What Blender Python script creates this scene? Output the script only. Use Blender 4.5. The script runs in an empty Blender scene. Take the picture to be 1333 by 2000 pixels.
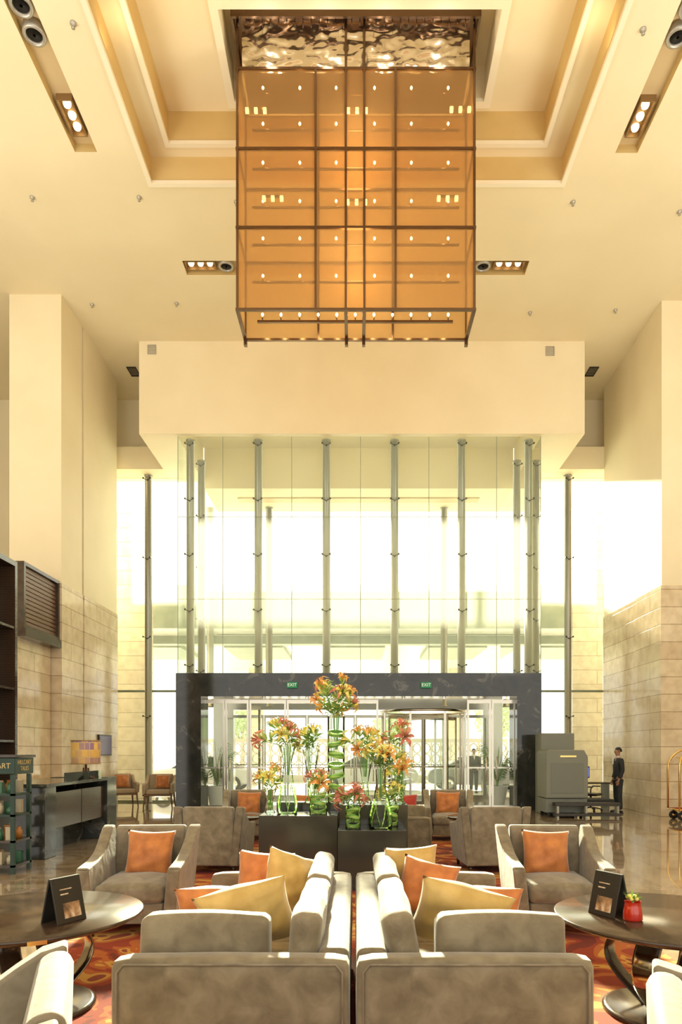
import bpy, bmesh, math, random
from mathutils import Vector, Matrix, Euler, noise
random.seed(7)
S=bpy.context.scene; COL=S.collection
F=1333.;CX=695.;HY=1467.;H=1.65
def PX(px,Y): return (px-CX)*Y/F
def PZ(py,Y): return H-(py-HY)*Y/F
pi=math.pi
# ---------------------------------------------------------------- materials
def mat(name,col,rough=.5,metal=0.,col2=None,nscale=5.,ndetail=4.,bump=0.,bscale=40.,sheen=0.,emit=0.,ecol=None,spec=None,coat=0.,wave=None,ramp=(.35,.65)):
    m=bpy.data.materials.new(name); m.use_nodes=True
    nt=m.node_tree; b=nt.nodes['Principled BSDF']
    b.inputs['Base Color'].default_value=(*col,1); b.inputs['Roughness'].default_value=rough; b.inputs['Metallic'].default_value=metal
    if sheen: b.inputs['Sheen Weight'].default_value=sheen
    if coat: b.inputs['Coat Weight'].default_value=coat
    if spec is not None: b.inputs['Specular IOR Level'].default_value=spec
    if emit:
        b.inputs['Emission Color'].default_value=(*(ecol or col),1); b.inputs['Emission Strength'].default_value=emit
    tc=nt.nodes.new('ShaderNodeTexCoord')
    if col2 is not None:
        if wave:
            n=nt.nodes.new('ShaderNodeTexWave'); n.inputs['Scale'].default_value=nscale; n.inputs['Distortion'].default_value=wave; n.inputs['Detail'].default_value=3
            n.bands_direction='Z'
        else:
            n=nt.nodes.new('ShaderNodeTexNoise'); n.inputs['Scale'].default_value=nscale; n.inputs['Detail'].default_value=ndetail
        r=nt.nodes.new('ShaderNodeValToRGB'); r.color_ramp.elements[0].color=(*col,1); r.color_ramp.elements[1].color=(*col2,1)
        r.color_ramp.elements[0].position=ramp[0]; r.color_ramp.elements[1].position=ramp[1]
        nt.links.new(tc.outputs['Object'],n.inputs['Vector'])
        nt.links.new(n.outputs[0],r.inputs[0]); nt.links.new(r.outputs[0],b.inputs['Base Color'])
    if bump:
        n=nt.nodes.new('ShaderNodeTexNoise'); n.inputs['Scale'].default_value=bscale
        bp=nt.nodes.new('ShaderNodeBump'); bp.inputs['Strength'].default_value=bump
        nt.links.new(tc.outputs['Object'],n.inputs['Vector']); nt.links.new(n.outputs[0],bp.inputs['Height']); nt.links.new(bp.outputs[0],b.inputs['Normal'])
    return m
def glassmat(name,tint,gl=.12,rough=.0,haze=0.,hcol=(.96,1.,.93)):
    m=bpy.data.materials.new(name); m.use_nodes=True; nt=m.node_tree; nt.nodes.remove(nt.nodes['Principled BSDF'])
    out=nt.nodes['Material Output']; t=nt.nodes.new('ShaderNodeBsdfTransparent'); g=nt.nodes.new('ShaderNodeBsdfGlossy'); mx=nt.nodes.new('ShaderNodeMixShader')
    lw=nt.nodes.new('ShaderNodeLayerWeight'); lw.inputs[0].default_value=gl
    t.inputs[0].default_value=(*tint,1); g.inputs['Roughness'].default_value=rough; g.inputs[0].default_value=(1,1,1,1)
    src=t.outputs[0]
    if haze:
        tr=nt.nodes.new('ShaderNodeBsdfTranslucent'); tr.inputs[0].default_value=(*hcol,1); m2=nt.nodes.new('ShaderNodeMixShader'); m2.inputs[0].default_value=haze
        nt.links.new(src,m2.inputs[1]); nt.links.new(tr.outputs[0],m2.inputs[2]); src=m2.outputs[0]
    nt.links.new(lw.outputs['Fresnel'],mx.inputs[0]); nt.links.new(src,mx.inputs[1]); nt.links.new(g.outputs[0],mx.inputs[2]); nt.links.new(mx.outputs[0],out.inputs[0])
    return m
def stonemat(name,c1,c2,course=.44,blk=1.3,ms=.01,rough=.3,mort=None):
    m=bpy.data.materials.new(name); m.use_nodes=True; nt=m.node_tree; b=nt.nodes['Principled BSDF']; b.inputs['Roughness'].default_value=rough
    tc=nt.nodes.new('ShaderNodeTexCoord'); sp=nt.nodes.new('ShaderNodeSeparateXYZ'); ad=nt.nodes.new('ShaderNodeMath'); cb=nt.nodes.new('ShaderNodeCombineXYZ')
    br=nt.nodes.new('ShaderNodeTexBrick'); nt.links.new(tc.outputs['Object'],sp.inputs[0])
    nt.links.new(sp.outputs[0],ad.inputs[0]); nt.links.new(sp.outputs[1],ad.inputs[1]); nt.links.new(ad.outputs[0],cb.inputs[0]); nt.links.new(sp.outputs[2],cb.inputs[1])
    nt.links.new(cb.outputs[0],br.inputs[0])
    br.inputs['Scale'].default_value=1; br.inputs['Brick Width'].default_value=blk; br.inputs['Row Height'].default_value=course
    br.inputs['Mortar Size'].default_value=ms; br.inputs['Mortar Smooth'].default_value=.2
    br.inputs['Color1'].default_value=(*c1,1); br.inputs['Color2'].default_value=(*c2,1); br.inputs['Mortar'].default_value=(*(mort or (c1[0]*.6,c1[1]*.55,c1[2]*.48)),1)
    n=nt.nodes.new('ShaderNodeTexNoise'); n.inputs['Scale'].default_value=4; n.inputs['Detail'].default_value=8; nt.links.new(tc.outputs['Object'],n.inputs[0])
    r=nt.nodes.new('ShaderNodeValToRGB'); r.color_ramp.elements[0].color=(.84,.80,.76,1); r.color_ramp.elements[1].color=(1,1,1,1); r.color_ramp.elements[0].position=.35;r.color_ramp.elements[1].position=.6
    nt.links.new(n.outputs[0],r.inputs[0])
    mx=nt.nodes.new('ShaderNodeMixRGB'); mx.blend_type='MULTIPLY'; mx.inputs[0].default_value=1
    nt.links.new(br.outputs[0],mx.inputs[1]); nt.links.new(r.outputs[0],mx.inputs[2]); nt.links.new(mx.outputs[0],b.inputs['Base Color'])
    bp=nt.nodes.new('ShaderNodeBump'); bp.inputs['Strength'].default_value=.5; bp.inputs['Distance'].default_value=.02; bp.invert=True
    nt.links.new(br.outputs['Fac'],bp.inputs['Height']); nt.links.new(bp.outputs[0],b.inputs['Normal'])
    return m
def rampmat(name,stops,scale,rough,dist=0.,detail=3.,interp='LINEAR',bump=0.,coat=0.,sheen=0.):
    m=bpy.data.materials.new(name); m.use_nodes=True; nt=m.node_tree; b=nt.nodes['Principled BSDF']; b.inputs['Roughness'].default_value=rough
    b.inputs['Coat Weight'].default_value=coat; b.inputs['Sheen Weight'].default_value=sheen
    tc=nt.nodes.new('ShaderNodeTexCoord'); n=nt.nodes.new('ShaderNodeTexNoise'); n.inputs['Scale'].default_value=scale; n.inputs['Detail'].default_value=detail; n.inputs['Distortion'].default_value=dist
    r=nt.nodes.new('ShaderNodeValToRGB'); r.color_ramp.interpolation=interp
    while len(r.color_ramp.elements)<len(stops): r.color_ramp.elements.new(.5)
    for e,(p,c) in zip(r.color_ramp.elements,stops): e.position=p; e.color=(*c,1)
    nt.links.new(tc.outputs['Object'],n.inputs[0]); nt.links.new(n.outputs[0],r.inputs[0]); nt.links.new(r.outputs[0],b.inputs['Base Color'])
    if bump:
        bp=nt.nodes.new('ShaderNodeBump'); bp.inputs['Strength'].default_value=bump; bp.inputs['Distance'].default_value=.03
        nt.links.new(n.outputs[0],bp.inputs['Height']); nt.links.new(bp.outputs[0],b.inputs['Normal'])
    return m
def meshfabric(name,col,tcol,fac):
    m=bpy.data.materials.new(name); m.use_nodes=True; nt=m.node_tree; nt.nodes.remove(nt.nodes['Principled BSDF']); out=nt.nodes['Material Output']
    t=nt.nodes.new('ShaderNodeBsdfTransparent'); t.inputs[0].default_value=(*tcol,1)
    d=nt.nodes.new('ShaderNodeBsdfDiffuse'); d.inputs[0].default_value=(*col,1); tr=nt.nodes.new('ShaderNodeBsdfTranslucent'); tr.inputs[0].default_value=(*col,1)
    a=nt.nodes.new('ShaderNodeMixShader'); a.inputs[0].default_value=.3; b=nt.nodes.new('ShaderNodeMixShader'); b.inputs[0].default_value=fac
    nt.links.new(d.outputs[0],a.inputs[1]); nt.links.new(tr.outputs[0],a.inputs[2]); nt.links.new(t.outputs[0],b.inputs[1]); nt.links.new(a.outputs[0],b.inputs[2]); nt.links.new(b.outputs[0],out.inputs[0])
    return m
M={}
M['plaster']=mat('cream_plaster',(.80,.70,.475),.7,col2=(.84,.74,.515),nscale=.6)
M['plasterw']=mat('warm_wall_plaster',(.79,.695,.48),.6,col2=(.83,.735,.52),nscale=.8)
M['gold']=mat('cove_light_tone',(.60,.43,.17),.5,col2=(.67,.50,.22),nscale=.7)  # warm cove lighting put into the base colour of the risers
M['trim']=mat('ivory_trim_paint',(.87,.80,.62),.5)
M['slot']=mat('slot_recess_paint',(.62,.48,.27),.6)
M['stone']=stonemat('beige_limestone',(.66,.54,.37),(.77,.66,.48),.44,3.4,.010,.13)
M['stone2']=stonemat('pale_limestone',(.70,.62,.46),(.78,.70,.54),.5,2.6,.012,.3)
M['floor']=rampmat('polished_brown_marble',[(.3,(.28,.20,.125)),(.48,(.40,.30,.205)),(.56,(.52,.42,.31)),(.7,(.34,.25,.17))],1.6,.05,1.2,10,coat=.7)
M['rug']=rampmat('swirled_rug_wool',[(.0,(.18,.03,.02)),(.42,(.30,.045,.02)),(.5,(.44,.12,.03)),(.56,(.58,.31,.07)),(.62,(.27,.055,.03)),(.68,(.50,.22,.05))],1.1,.95,2.2,2,'CONSTANT')
M['blackmarble']=rampmat('black_marble',[(.3,(.02,.023,.022)),(.6,(.04,.043,.04)),(.66,(.13,.13,.12)),(.7,(.03,.032,.031))],1.8,.08,1.5,8)
M['chrome']=mat('polished_chrome',(.75,.72,.66),.12,1.)
M['chromed']=mat('smoked_chrome',(.30,.25,.19),.15,1.)
M['doorframe']=mat('satin_bronze_steel',(.48,.44,.36),.2,1.)
M['steel']=mat('brushed_steel_column',(.31,.30,.25),.32,.6)
M['lsteel']=mat('light_steel',(.45,.43,.38),.35,.5)
M['bronze']=mat('dark_bronze_metal',(.17,.105,.065),.25,.9)
M['black']=mat('black_paint',(.012,.011,.01),.4)
M['darkmetal']=mat('dark_speaker_metal',(.05,.045,.04),.4,.5)
M['fixbronze']=mat('antique_gold_housing',(.28,.17,.07),.4,.4)
M['glass']=glassmat('facade_glass',(.90,.95,.91),.10,haze=.12)
M['doorglass']=glassmat('door_glass',(.9,.95,.92),.10,haze=.09)
M['vaseglass']=glassmat('vase_glass',(.88,.94,.88),.2)
M['velvet']=rampmat('olive_taupe_velvet',[(.3,(.125,.092,.047)),(.5,(.185,.142,.078)),(.68,(.245,.195,.115))],9,.7,.4,9,bump=.18,sheen=.4)
M['velvet2']=rampmat('brown_taupe_velvet',[(.3,(.13,.10,.056)),(.5,(.19,.15,.09)),(.68,(.25,.205,.13))],9,.7,.4,9,bump=.18,sheen=.4)
M['tan']=mat('tan_fabric',(.36,.27,.16),.8,sheen=.2)
M['orange']=mat('burnt_orange_velvet',(.40,.12,.022),.6,col2=(.58,.20,.04),nscale=9,sheen=.4,bump=.4,bscale=8)
M['mustard']=mat('mustard_velvet',(.48,.30,.07),.6,col2=(.63,.42,.13),nscale=8,sheen=.4,bump=.4,bscale=8)
M['red']=mat('red_velvet',(.40,.03,.02),.8,sheen=.3)
M['darkwood']=mat('dark_espresso_wood',(.034,.020,.012),.16,col2=(.066,.040,.024),nscale=6)
M['ebony']=mat('striped_ebony_veneer',(.03,.018,.011),.15,col2=(.075,.042,.024),nscale=11,wave=3)
M['legwood']=mat('brown_leg_wood',(.15,.07,.03),.35)
M['plinth']=mat('black_lacquer',(.04,.041,.034),.12)
M['mirror']=mat('hammered_mirror_steel',(.88,.84,.76),.22,1.,bump=.5,bscale=7.)
M['amber']=meshfabric('amber_mesh_fabric',(.58,.36,.15),(.88,.68,.42),.44)
M['bulb']=mat('warm_bulb_glow',(1,.8,.45),.4,emit=80,ecol=(1,.76,.38))
M['spot']=mat('downlight_glow',(1,.9,.6),.4,emit=3.5,ecol=(1,.78,.42))
M['stem']=mat('green_stem',(.14,.32,.06),.5)
M['leaf']=mat('lily_leaf',(.13,.28,.05),.5,col2=(.27,.44,.10),nscale=8)
M['bud']=mat('lily_bud',(.35,.48,.12),.5,col2=(.6,.55,.2),nscale=8)
M['lining']=mat('wet_green_leaf_lining',(.18,.36,.05),.3,col2=(.5,.62,.18),nscale=6,wave=4)
M['lilyp']=mat('pink_lily_petal',(.52,.12,.09),.5,col2=(.74,.33,.22),nscale=12)
M['lilyo']=mat('orange_lily_petal',(.74,.29,.06),.5,col2=(.84,.50,.15),nscale=12)
M['lilyy']=mat('yellow_lily_petal',(.72,.58,.08),.5,col2=(.84,.76,.24),nscale=12)
M['anther']=mat('brown_anther',(.25,.08,.02),.7)
M['exitg']=mat('exit_sign_green',(.0,.16,.06),.4,emit=.12,ecol=(0,.6,.15))
M['white']=mat('white_paint',(.85,.85,.82),.4)
M['whitel']=mat('white_letter',(.8,.85,.75),.4,emit=.3)
M['shade']=stonemat('patchwork_lamp_shade',(.80,.48,.07),(.16,.08,.30),.13,.11,.006,.5,(.6,.45,.2))
bb=M['shade'].node_tree.nodes['Principled BSDF']; bb.inputs['Emission Color'].default_value=(1,.55,.15,1); bb.inputs['Emission Strength'].default_value=.1
M['ring']=mat('shade_ring_metal',(.40,.26,.10),.4,.3)
M['screen']=mat('purple_screen',(.05,.04,.08),.2,emit=.06,ecol=(.25,.12,.5))
M['bluescreen']=mat('blue_screen',(.1,.2,.6),.2,emit=.5,ecol=(.3,.3,.8))
M['scang']=mat('scanner_grey_paint',(.20,.21,.175),.45)
M['scand']=mat('scanner_dark_panel',(.17,.18,.15),.4)
M['green']=mat('bottle_green_paint',(.008,.035,.022),.35)
M['goldletter']=mat('gold_letter',(.62,.46,.2),.4)
M['brass']=mat('polished_brass',(.80,.52,.18),.18,1.)
M['maroon']=mat('maroon_carpet',(.22,.02,.02),.9)
M['rubber']=mat('black_rubber',(.02,.02,.02),.7)
M['skin']=mat('brown_skin',(.36,.18,.10),.55)
M['hair']=mat('black_hair',(.012,.01,.01),.5)
M['suit']=mat('charcoal_suit',(.022,.024,.028),.8)
M['shirt']=mat('white_shirt',(.8,.8,.78),.7)
M['carw']=mat('white_car_paint',(.75,.76,.77),.2,coat=.6)
M['cars']=mat('silver_car_paint',(.42,.43,.44),.25,.5,coat=.5)
M['carglass']=mat('car_window_glass',(.05,.06,.06),.08)
M['asphalt']=mat('pale_driveway_paving',(.6,.58,.53),.8,col2=(.68,.66,.6),nscale=2)
M['canopy']=stonemat('canopy_tile_panels',(.62,.64,.56),(.68,.70,.62),1.5,1.5)
M['fascia']=mat('green_grey_fascia_panels',(.25,.30,.20),.5,col2=(.34,.38,.27),nscale=2)
M['lattice']=mat('white_lattice_stone',(.66,.60,.50),.6)
M['foliage']=mat('tree_foliage',(.36,.46,.22),.7,col2=(.5,.58,.34),nscale=2)
M['bark']=mat('tree_bark',(.4,.34,.26),.9)
M['photo']=rampmat('menu_food_picture',[(.3,(.05,.03,.02)),(.5,(.42,.24,.12)),(.62,(.72,.6,.42))],12,.3,.5,3)
M['redglass']=mat('red_glass',(.45,.02,.008),.08,emit=.03,ecol=(.8,.05,.0),coat=.5)
M['jar']=mat('cream_ceramic_jar',(.5,.42,.28),.3)
M['jaro']=mat('amber_jar',(.5,.20,.04),.25)
M['jarg']=mat('green_tin',(.04,.14,.07),.3)
# ---------------------------------------------------------------- mesh builder
class MB:
    def __init__(s): s.bm=bmesh.new(); s.mi=0
    def add(s,vs,fs,T=None,smooth=False):
        V=[s.bm.verts.new((T@Vector(v)) if T is not None else v) for v in vs]
        for f in fs:
            try:
                fc=s.bm.faces.new([V[i] for i in f]); fc.material_index=s.mi; fc.smooth=smooth
            except ValueError: pass
        return s
    def box(s,x0,x1,y0,y1,z0,z1,T=None,smooth=False):
        if x0>x1:x0,x1=x1,x0
        if y0>y1:y0,y1=y1,y0
        return s.add([(x0,y0,z0),(x1,y0,z0),(x1,y1,z0),(x0,y1,z0),(x0,y0,z1),(x1,y0,z1),(x1,y1,z1),(x0,y1,z1)],
            [(0,3,2,1),(4,5,6,7),(0,1,5,4),(1,2,6,5),(2,3,7,6),(3,0,4,7)],T,smooth)
    def quad(s,a,b,c,d): return s.add([a,b,c,d],[(0,1,2,3)])
    def prism(s,poly,lo,hi,axis='x',T=None,smooth=False):
        n=len(poly)
        def P(p,h):
            return (h,p[0],p[1]) if axis=='x' else ((p[0],h,p[1]) if axis=='y' else (p[0],p[1],h))
        vs=[P(p,lo) for p in poly]+[P(p,hi) for p in poly]
        fs=[tuple(range(n)),tuple(range(2*n-1,n-1,-1))]+[(i,i+n,(i+1)%n+n,(i+1)%n) for i in range(n)]
        s.add(vs,fs,T,smooth); return s
    def tube(s,pts,r,n=8,closed=False,caps=True,flat=None):
        pts=[Vector(p) for p in pts]; k=len(pts); rs=r if isinstance(r,(list,tuple)) else [r]*k
        vs=[]; up=None
        for i,p in enumerate(pts):
            if closed: t=(pts[(i+1)%k]-pts[i-1])
            else: t=pts[min(i+1,k-1)]-pts[max(i-1,0)]
            t.normalize()
            if up is None:
                up=Vector((0,0,1)) if abs(t.z)<.9 else Vector((1,0,0))
            a=t.cross(up)
            if a.length<1e-4: a=t.cross(Vector((0,1,0)))
            a.normalize(); b=a.cross(t).normalized(); up=b
            for j in range(n):
                q=2*pi*j/n; fa,fb=(flat if flat else (1,1))
                vs.append(tuple(p+a*math.cos(q)*rs[i]*fa+b*math.sin(q)*rs[i]*fb))
        fs=[]
        for i in range(k if closed else k-1):
            for j in range(n):
                a0=i*n+j;a1=i*n+(j+1)%n;b0=((i+1)%k)*n+j;b1=((i+1)%k)*n+(j+1)%n
                fs.append((a0,a1,b1,b0))
        if caps and not closed: fs+= [tuple(range(n-1,-1,-1)),tuple(range((k-1)*n,k*n))]
        return s.add(vs,fs,None,True)
    def cyl(s,p0,p1,r0,r1=None,n=20): return s.tube([p0,p1],[r0,r0 if r1 is None else r1],n)
    def lathe(s,prof,c=(0,0,0),n=24,sx=1,sy=1):
        vs=[];k=len(prof)
        for r,z in prof:
            for j in range(n):
                q=2*pi*j/n; vs.append((c[0]+r*sx*math.cos(q),c[1]+r*sy*math.sin(q),c[2]+z))
        fs=[(i*n+j,i*n+(j+1)%n,(i+1)*n+(j+1)%n,(i+1)*n+j) for i in range(k-1) for j in range(n)]
        if prof[0][0]>0: fs.append(tuple(range(n-1,-1,-1))) 
        return s.add(vs,fs,None,True)
    def ball(s,c,r,n=12,T=None):
        if not isinstance(r,(tuple,list)): r=(r,r,r)
        vs=[];m=n//2
        for i in range(m+1):
            th=pi*i/m
            for j in range(n):
                ph=2*pi*j/n; vs.append((c[0]+r[0]*math.sin(th)*math.cos(ph),c[1]+r[1]*math.sin(th)*math.sin(ph),c[2]+r[2]*math.cos(th)))
        return s.add(vs,[(i*n+j,(i+1)*n+j,(i+1)*n+(j+1)%n,i*n+(j+1)%n) for i in range(m) for j in range(n)],T,True)
    def surf(s,fn,nu,nv,T=None):
        vs=[fn(i/nu,j/nv) for i in range(nu+1) for j in range(nv+1)]
        return s.add(vs,[(i*(nv+1)+j,(i+1)*(nv+1)+j,(i+1)*(nv+1)+j+1,i*(nv+1)+j+1) for i in range(nu) for j in range(nv)],T,True)
    def mesh(s,name,mats):
        bmesh.ops.remove_doubles(s.bm,verts=s.bm.verts,dist=1e-5)
        me=bpy.data.meshes.new(name); s.bm.to_mesh(me); s.bm.free()
        for m in (mats if isinstance(mats,(list,tuple)) else [mats]): me.materials.append(M[m])
        return me
    def obj(s,name,mats,parent=None,label=None,cat=None,kind=None,group=None,bevel=0,seg=3,sub=0,loc=None,rot=None):
        me=s.mesh(name,mats)
        return mkobj(name,me,parent,label,cat,kind,group,bevel,seg,sub,loc,rot)
def mkobj(name,me,parent=None,label=None,cat=None,kind=None,group=None,bevel=0,seg=3,sub=0,loc=None,rot=None):
    o=bpy.data.objects.new(name,me); COL.objects.link(o)
    if parent: o.parent=parent
    if label: o['label']=label
    if cat: o['category']=cat
    if kind: o['kind']=kind
    if group: o['group']=group
    if loc is not None: o.location=loc
    if rot is not None: o.rotation_euler=rot
    if bevel:
        b=o.modifiers.new('bevel','BEVEL'); b.width=bevel; b.segments=seg; b.limit_method='ANGLE'; b.angle_limit=math.radians(35); b.harden_normals=True
        for p in me.polygons: p.use_smooth=True
    if sub:
        q=o.modifiers.new('sub','SUBSURF'); q.levels=sub; q.render_levels=sub
    return o
def thing(name,label,cat,loc=(0,0,0),rz=0,group=None):
    return mkobj(name,None,None,label,cat,None,group,loc=loc,rot=(0,0,rz))
def clone(root,loc,rz=None,label=None,group=None):
    def rec(o,par):
        n=o.copy(); COL.objects.link(n)
        if par is not None: n.parent=par
        for c in o.children: rec(c,n)
        return n
    kids=list(root.children)
    n=root.copy(); COL.objects.link(n)
    for c in kids: rec(c,n)
    n.location=loc
    if rz is not None: n.rotation_euler=(0,0,rz)
    if label: n['label']=label
    if group: n['group']=group
    return n
def struct(mb,name,mats,bevel=0): return mb.obj(name,mats,kind='structure',bevel=bevel)
def textmesh(name,body,size,matn,parent,loc,rot,ext=.002):
    cu=bpy.data.curves.new(name,'FONT'); cu.body=body; cu.size=size; cu.extrude=ext; cu.align_x='CENTER'; cu.align_y='CENTER'
    o=bpy.data.objects.new(name,cu); COL.objects.link(o)
    bpy.context.view_layer.update()
    me=bpy.data.meshes.new_from_object(o.evaluated_get(bpy.context.evaluated_depsgraph_get()))
    bpy.data.objects.remove(o); me.materials.clear(); me.materials.append(M[matn])
    return mkobj(name,me,parent,loc=loc,rot=rot)
def softcushion(w,d,h,seed=0,crown=.035,r=.05,lump=.008,n=14):
    b=MB(); bm=b.bm
    bmesh.ops.create_cube(bm,size=1.0)
    bmesh.ops.subdivide_edges(bm,edges=bm.edges[:],cuts=n,use_grid_fill=True)
    hw,hd,hh=w/2,d/2,h/2
    rr=min(r,hw*.95,hd*.95,hh*.95)
    for v in bm.verts:
        p=Vector((v.co.x*w,v.co.y*d,v.co.z*h))
        c=Vector((max(-hw+rr,min(hw-rr,p.x)),max(-hd+rr,min(hd-rr,p.y)),max(-hh+rr,min(hh-rr,p.z))))
        q=p-c
        if q.length>1e-6: p=c+q.normalized()*rr
        nx,ny,nz=v.co.x*2,v.co.y*2,v.co.z*2
        p.z+=crown*nz*(1-nx*nx)*(1-ny*ny); p.y+=crown*.5*ny*(1-nx*nx)*(1-nz*nz); p.x+=crown*.5*nx*(1-ny*ny)*(1-nz*nz)
        p+=noise.noise_vector(p*4+Vector((seed,0,0)))*lump
        v.co=p+Vector((0,0,hh))
    for f in bm.faces: f.smooth=True
    return b
# ---------------------------------------------------------------- room shell
ZC=13.
b=MB(); b.box(-13,13,-5,24.4,-.2,0); struct(b,'floor','floor')
b=MB(); b.box(-40,40,24.4,90,-.2,-.01); b.obj('ground_outside','asphalt',kind='structure').name='floor_outside'
def layer(mb,z,zt,xs,ys,holes,m0=0,m1=1):
    xs=sorted(set(xs)|{h[0] for h in holes}|{h[1] for h in holes}); ys=sorted(set(ys)|{h[2] for h in holes}|{h[3] for h in holes})
    def inh(x,y): return any(h[0]<x<h[1] and h[2]<y<h[3] for h in holes)
    mb.mi=m0
    for i in range(len(xs)-1):
        for j in range(len(ys)-1):
            if not inh((xs[i]+xs[i+1])/2,(ys[j]+ys[j+1])/2):
                mb.quad((xs[i],ys[j],z),(xs[i],ys[j+1],z),(xs[i+1],ys[j+1],z),(xs[i+1],ys[j],z))
    mb.mi=m1
    for h,t in zip(holes,zt):
        a,c,d,e=h
        for p,q in (((a,d),(a,e)),((a,e),(c,e)),((c,e),(c,d)),((c,d),(a,d))):
            mb.quad((*p,z),(*q,z),(*q,t),(*p,t))
T1=(-4.08,4.12,8.9,13.61); T2=(-3.65,3.68,9.5,13.28); T3=(-2.33,2.47,11.39,13.05)
SL=(-5.32,-4.90,7.5,12.93); SR=(4.93,5.35,7.5,12.95); SF=(-4.02,4.03,15.8,16.27)
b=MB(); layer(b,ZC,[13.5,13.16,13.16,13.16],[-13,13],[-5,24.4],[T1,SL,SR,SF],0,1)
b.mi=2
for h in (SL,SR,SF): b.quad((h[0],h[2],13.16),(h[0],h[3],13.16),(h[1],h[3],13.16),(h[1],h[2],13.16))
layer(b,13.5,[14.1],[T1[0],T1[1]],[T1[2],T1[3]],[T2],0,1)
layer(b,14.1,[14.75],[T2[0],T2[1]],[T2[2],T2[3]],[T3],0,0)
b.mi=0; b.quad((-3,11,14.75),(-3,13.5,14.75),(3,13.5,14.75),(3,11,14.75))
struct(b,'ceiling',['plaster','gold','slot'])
def ringtrim(name,R,z,w=.07,d=.05,inn=.0):
    a,c,e,f=R; b=MB()
    b.box(a-w,a+inn+.02,e-w,f+w,z-d,z+.02); b.box(c-.02,c+w,e-w,f+w,z-d,z+.02); b.box(a+.02,c-.02,f-.02,f+w,z-d,z+.02); b.box(a+.02,c-.02,e-w,e+.02,z-d,z+.02)
    struct(b,name,'trim')
ringtrim('trim_1',T1,13.0); ringtrim('trim_2',T2,13.5); ringtrim('trim_3',T3,14.1,.12)
def pier(name,x0,x1,y0,y1,xin):
    b=MB(); b.mi=0; b.box(x0,x1,y0,y1,5.82,ZC); b.mi=1; b.box(x0-.03,x1+.03,y0-.03,y1,0,5.82); struct(b,name,['plasterw','stone'])
pier('wall_left',-8.61,-7.32,16.96,18.26,0); pier('wall_left.001',-8.61,-7.30,18.32,20.85,0)
pier('wall_right',7.72,9.3,17.2,18.75,0); pier('wall_right.001',7.76,9.3,18.82,21.3,0)
b=MB(); b.box(-13.2,-13,-5,22.3,0,ZC); struct(b,'wall_left.002','plasterw')
b=MB(); b.box(13,13.2,-5,22.3,0,ZC); struct(b,'wall_right.002','plasterw')
b=MB(); b.mi=0; b.box(-13,-8.0,22.06,22.3,0,ZC); b.box(8.3,13,22.06,22.3,0,ZC)
b.box(-8.0,-5.9,22.06,22.3,10.95,ZC); b.box(6.3,8.3,22.06,22.3,10.95,ZC); struct(b,'wall_back',['plasterw'])
b=MB(); b.box(-8.6,-6.0,21.3,22.3,10.45,11.15); struct(b,'trim_4','plaster')
b=MB(); b.box(6.35,9.,21.3,22.3,10.45,11.15); struct(b,'trim_5','plaster')
b=MB(); b.box(-6.0,6.35,18.9,19.06,10.44,ZC); b.box(-6.0,-4.97,19.06,22.3,10.44,ZC); b.box(5.18,6.35,19.06,22.3,10.44,ZC); b.box(-4.97,5.18,19.06,22.3,11.55,ZC)
struct(b,'wall_front_soffit','plasterw').name='wall_soffit'
b=MB(); b.box(-4.95,5.16,22.3,24.5,10.23,11.9); b.mi=1; b.box(-4.0,4.2,23.1,23.5,10.2,10.24); struct(b,'wall_entrance_header',['plaster','slot']).name='wall_entrance'
# glass facade
def glasspanes(name,pl,matn='glass',strip=None):
    b=MB()
    for q in pl: b.mi=0; b.quad(*q)
    if strip:
        b.mi=1
        for s_ in strip: b.box(*s_)
    return struct(b,name,[matn,'fascia'])
XL,XR,YF,ZG0,ZG1=-4.97,5.18,19.08,3.82,10.44
cols=[372,505,638,771,902,1033]; cX=[PX(c,19.3) for c in cols]
vx=[XL]+[ (cX[i]+cX[i+1])/2 for i in range(5)]+[XR]
gl=[];st=[]
zs=[ZG0,5.9,8.2,ZG1]
for i in range(6):
    gl.append(((vx[i]+.01,YF,ZG0),(vx[i+1]-.01,YF,ZG0),(vx[i+1]-.01,YF,ZG1),(vx[i]+.01,YF,ZG1)))
for x in vx: st.append((x-.008,x+.008,YF-.006,YF+.006,ZG0,ZG1))
for z in zs[1:3]: st.append((XL,XR,YF-.004,YF+.004,z-.006,z+.006))
glasspanes('window_1',gl,strip=st)
glasspanes('window_2',[((XL,YF,ZG0),(XL,24.4,ZG0),(XL,24.4,ZG1),(XL,YF,ZG1))],strip=[(XL-.01,XL+.01,21.7,21.72,ZG0,ZG1)])
glasspanes('window_3',[((XR,YF,ZG0),(XR,24.4,ZG0),(XR,24.4,ZG1),(XR,YF,ZG1))],strip=[(XR-.01,XR+.01,21.7,21.72,ZG0,ZG1)])
glasspanes('window_4',[((XL,24.4,3.6),(XR,24.4,3.6),(XR,24.4,10.23),(XL,24.4,10.23))],strip=[(XL,XR,24.38,24.42,5.8,5.83)])
glasspanes('window_5',[((-8.6,22.05,0),(XL,22.05,0),(XL,22.05,10.45),(-8.6,22.05,10.45))],strip=[(-8.6,XL,22.03,22.07,3.55,3.62),(-8.6,XL,22.03,22.07,0,.06)])
glasspanes('window_6',[((XR,22.05,0),(9,22.05,0),(9,22.05,10.45),(XR,22.05,10.45))],strip=[(XR,9,22.03,22.07,3.55,3.62),(XR,9,22.03,22.07,0,.06)])
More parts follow.
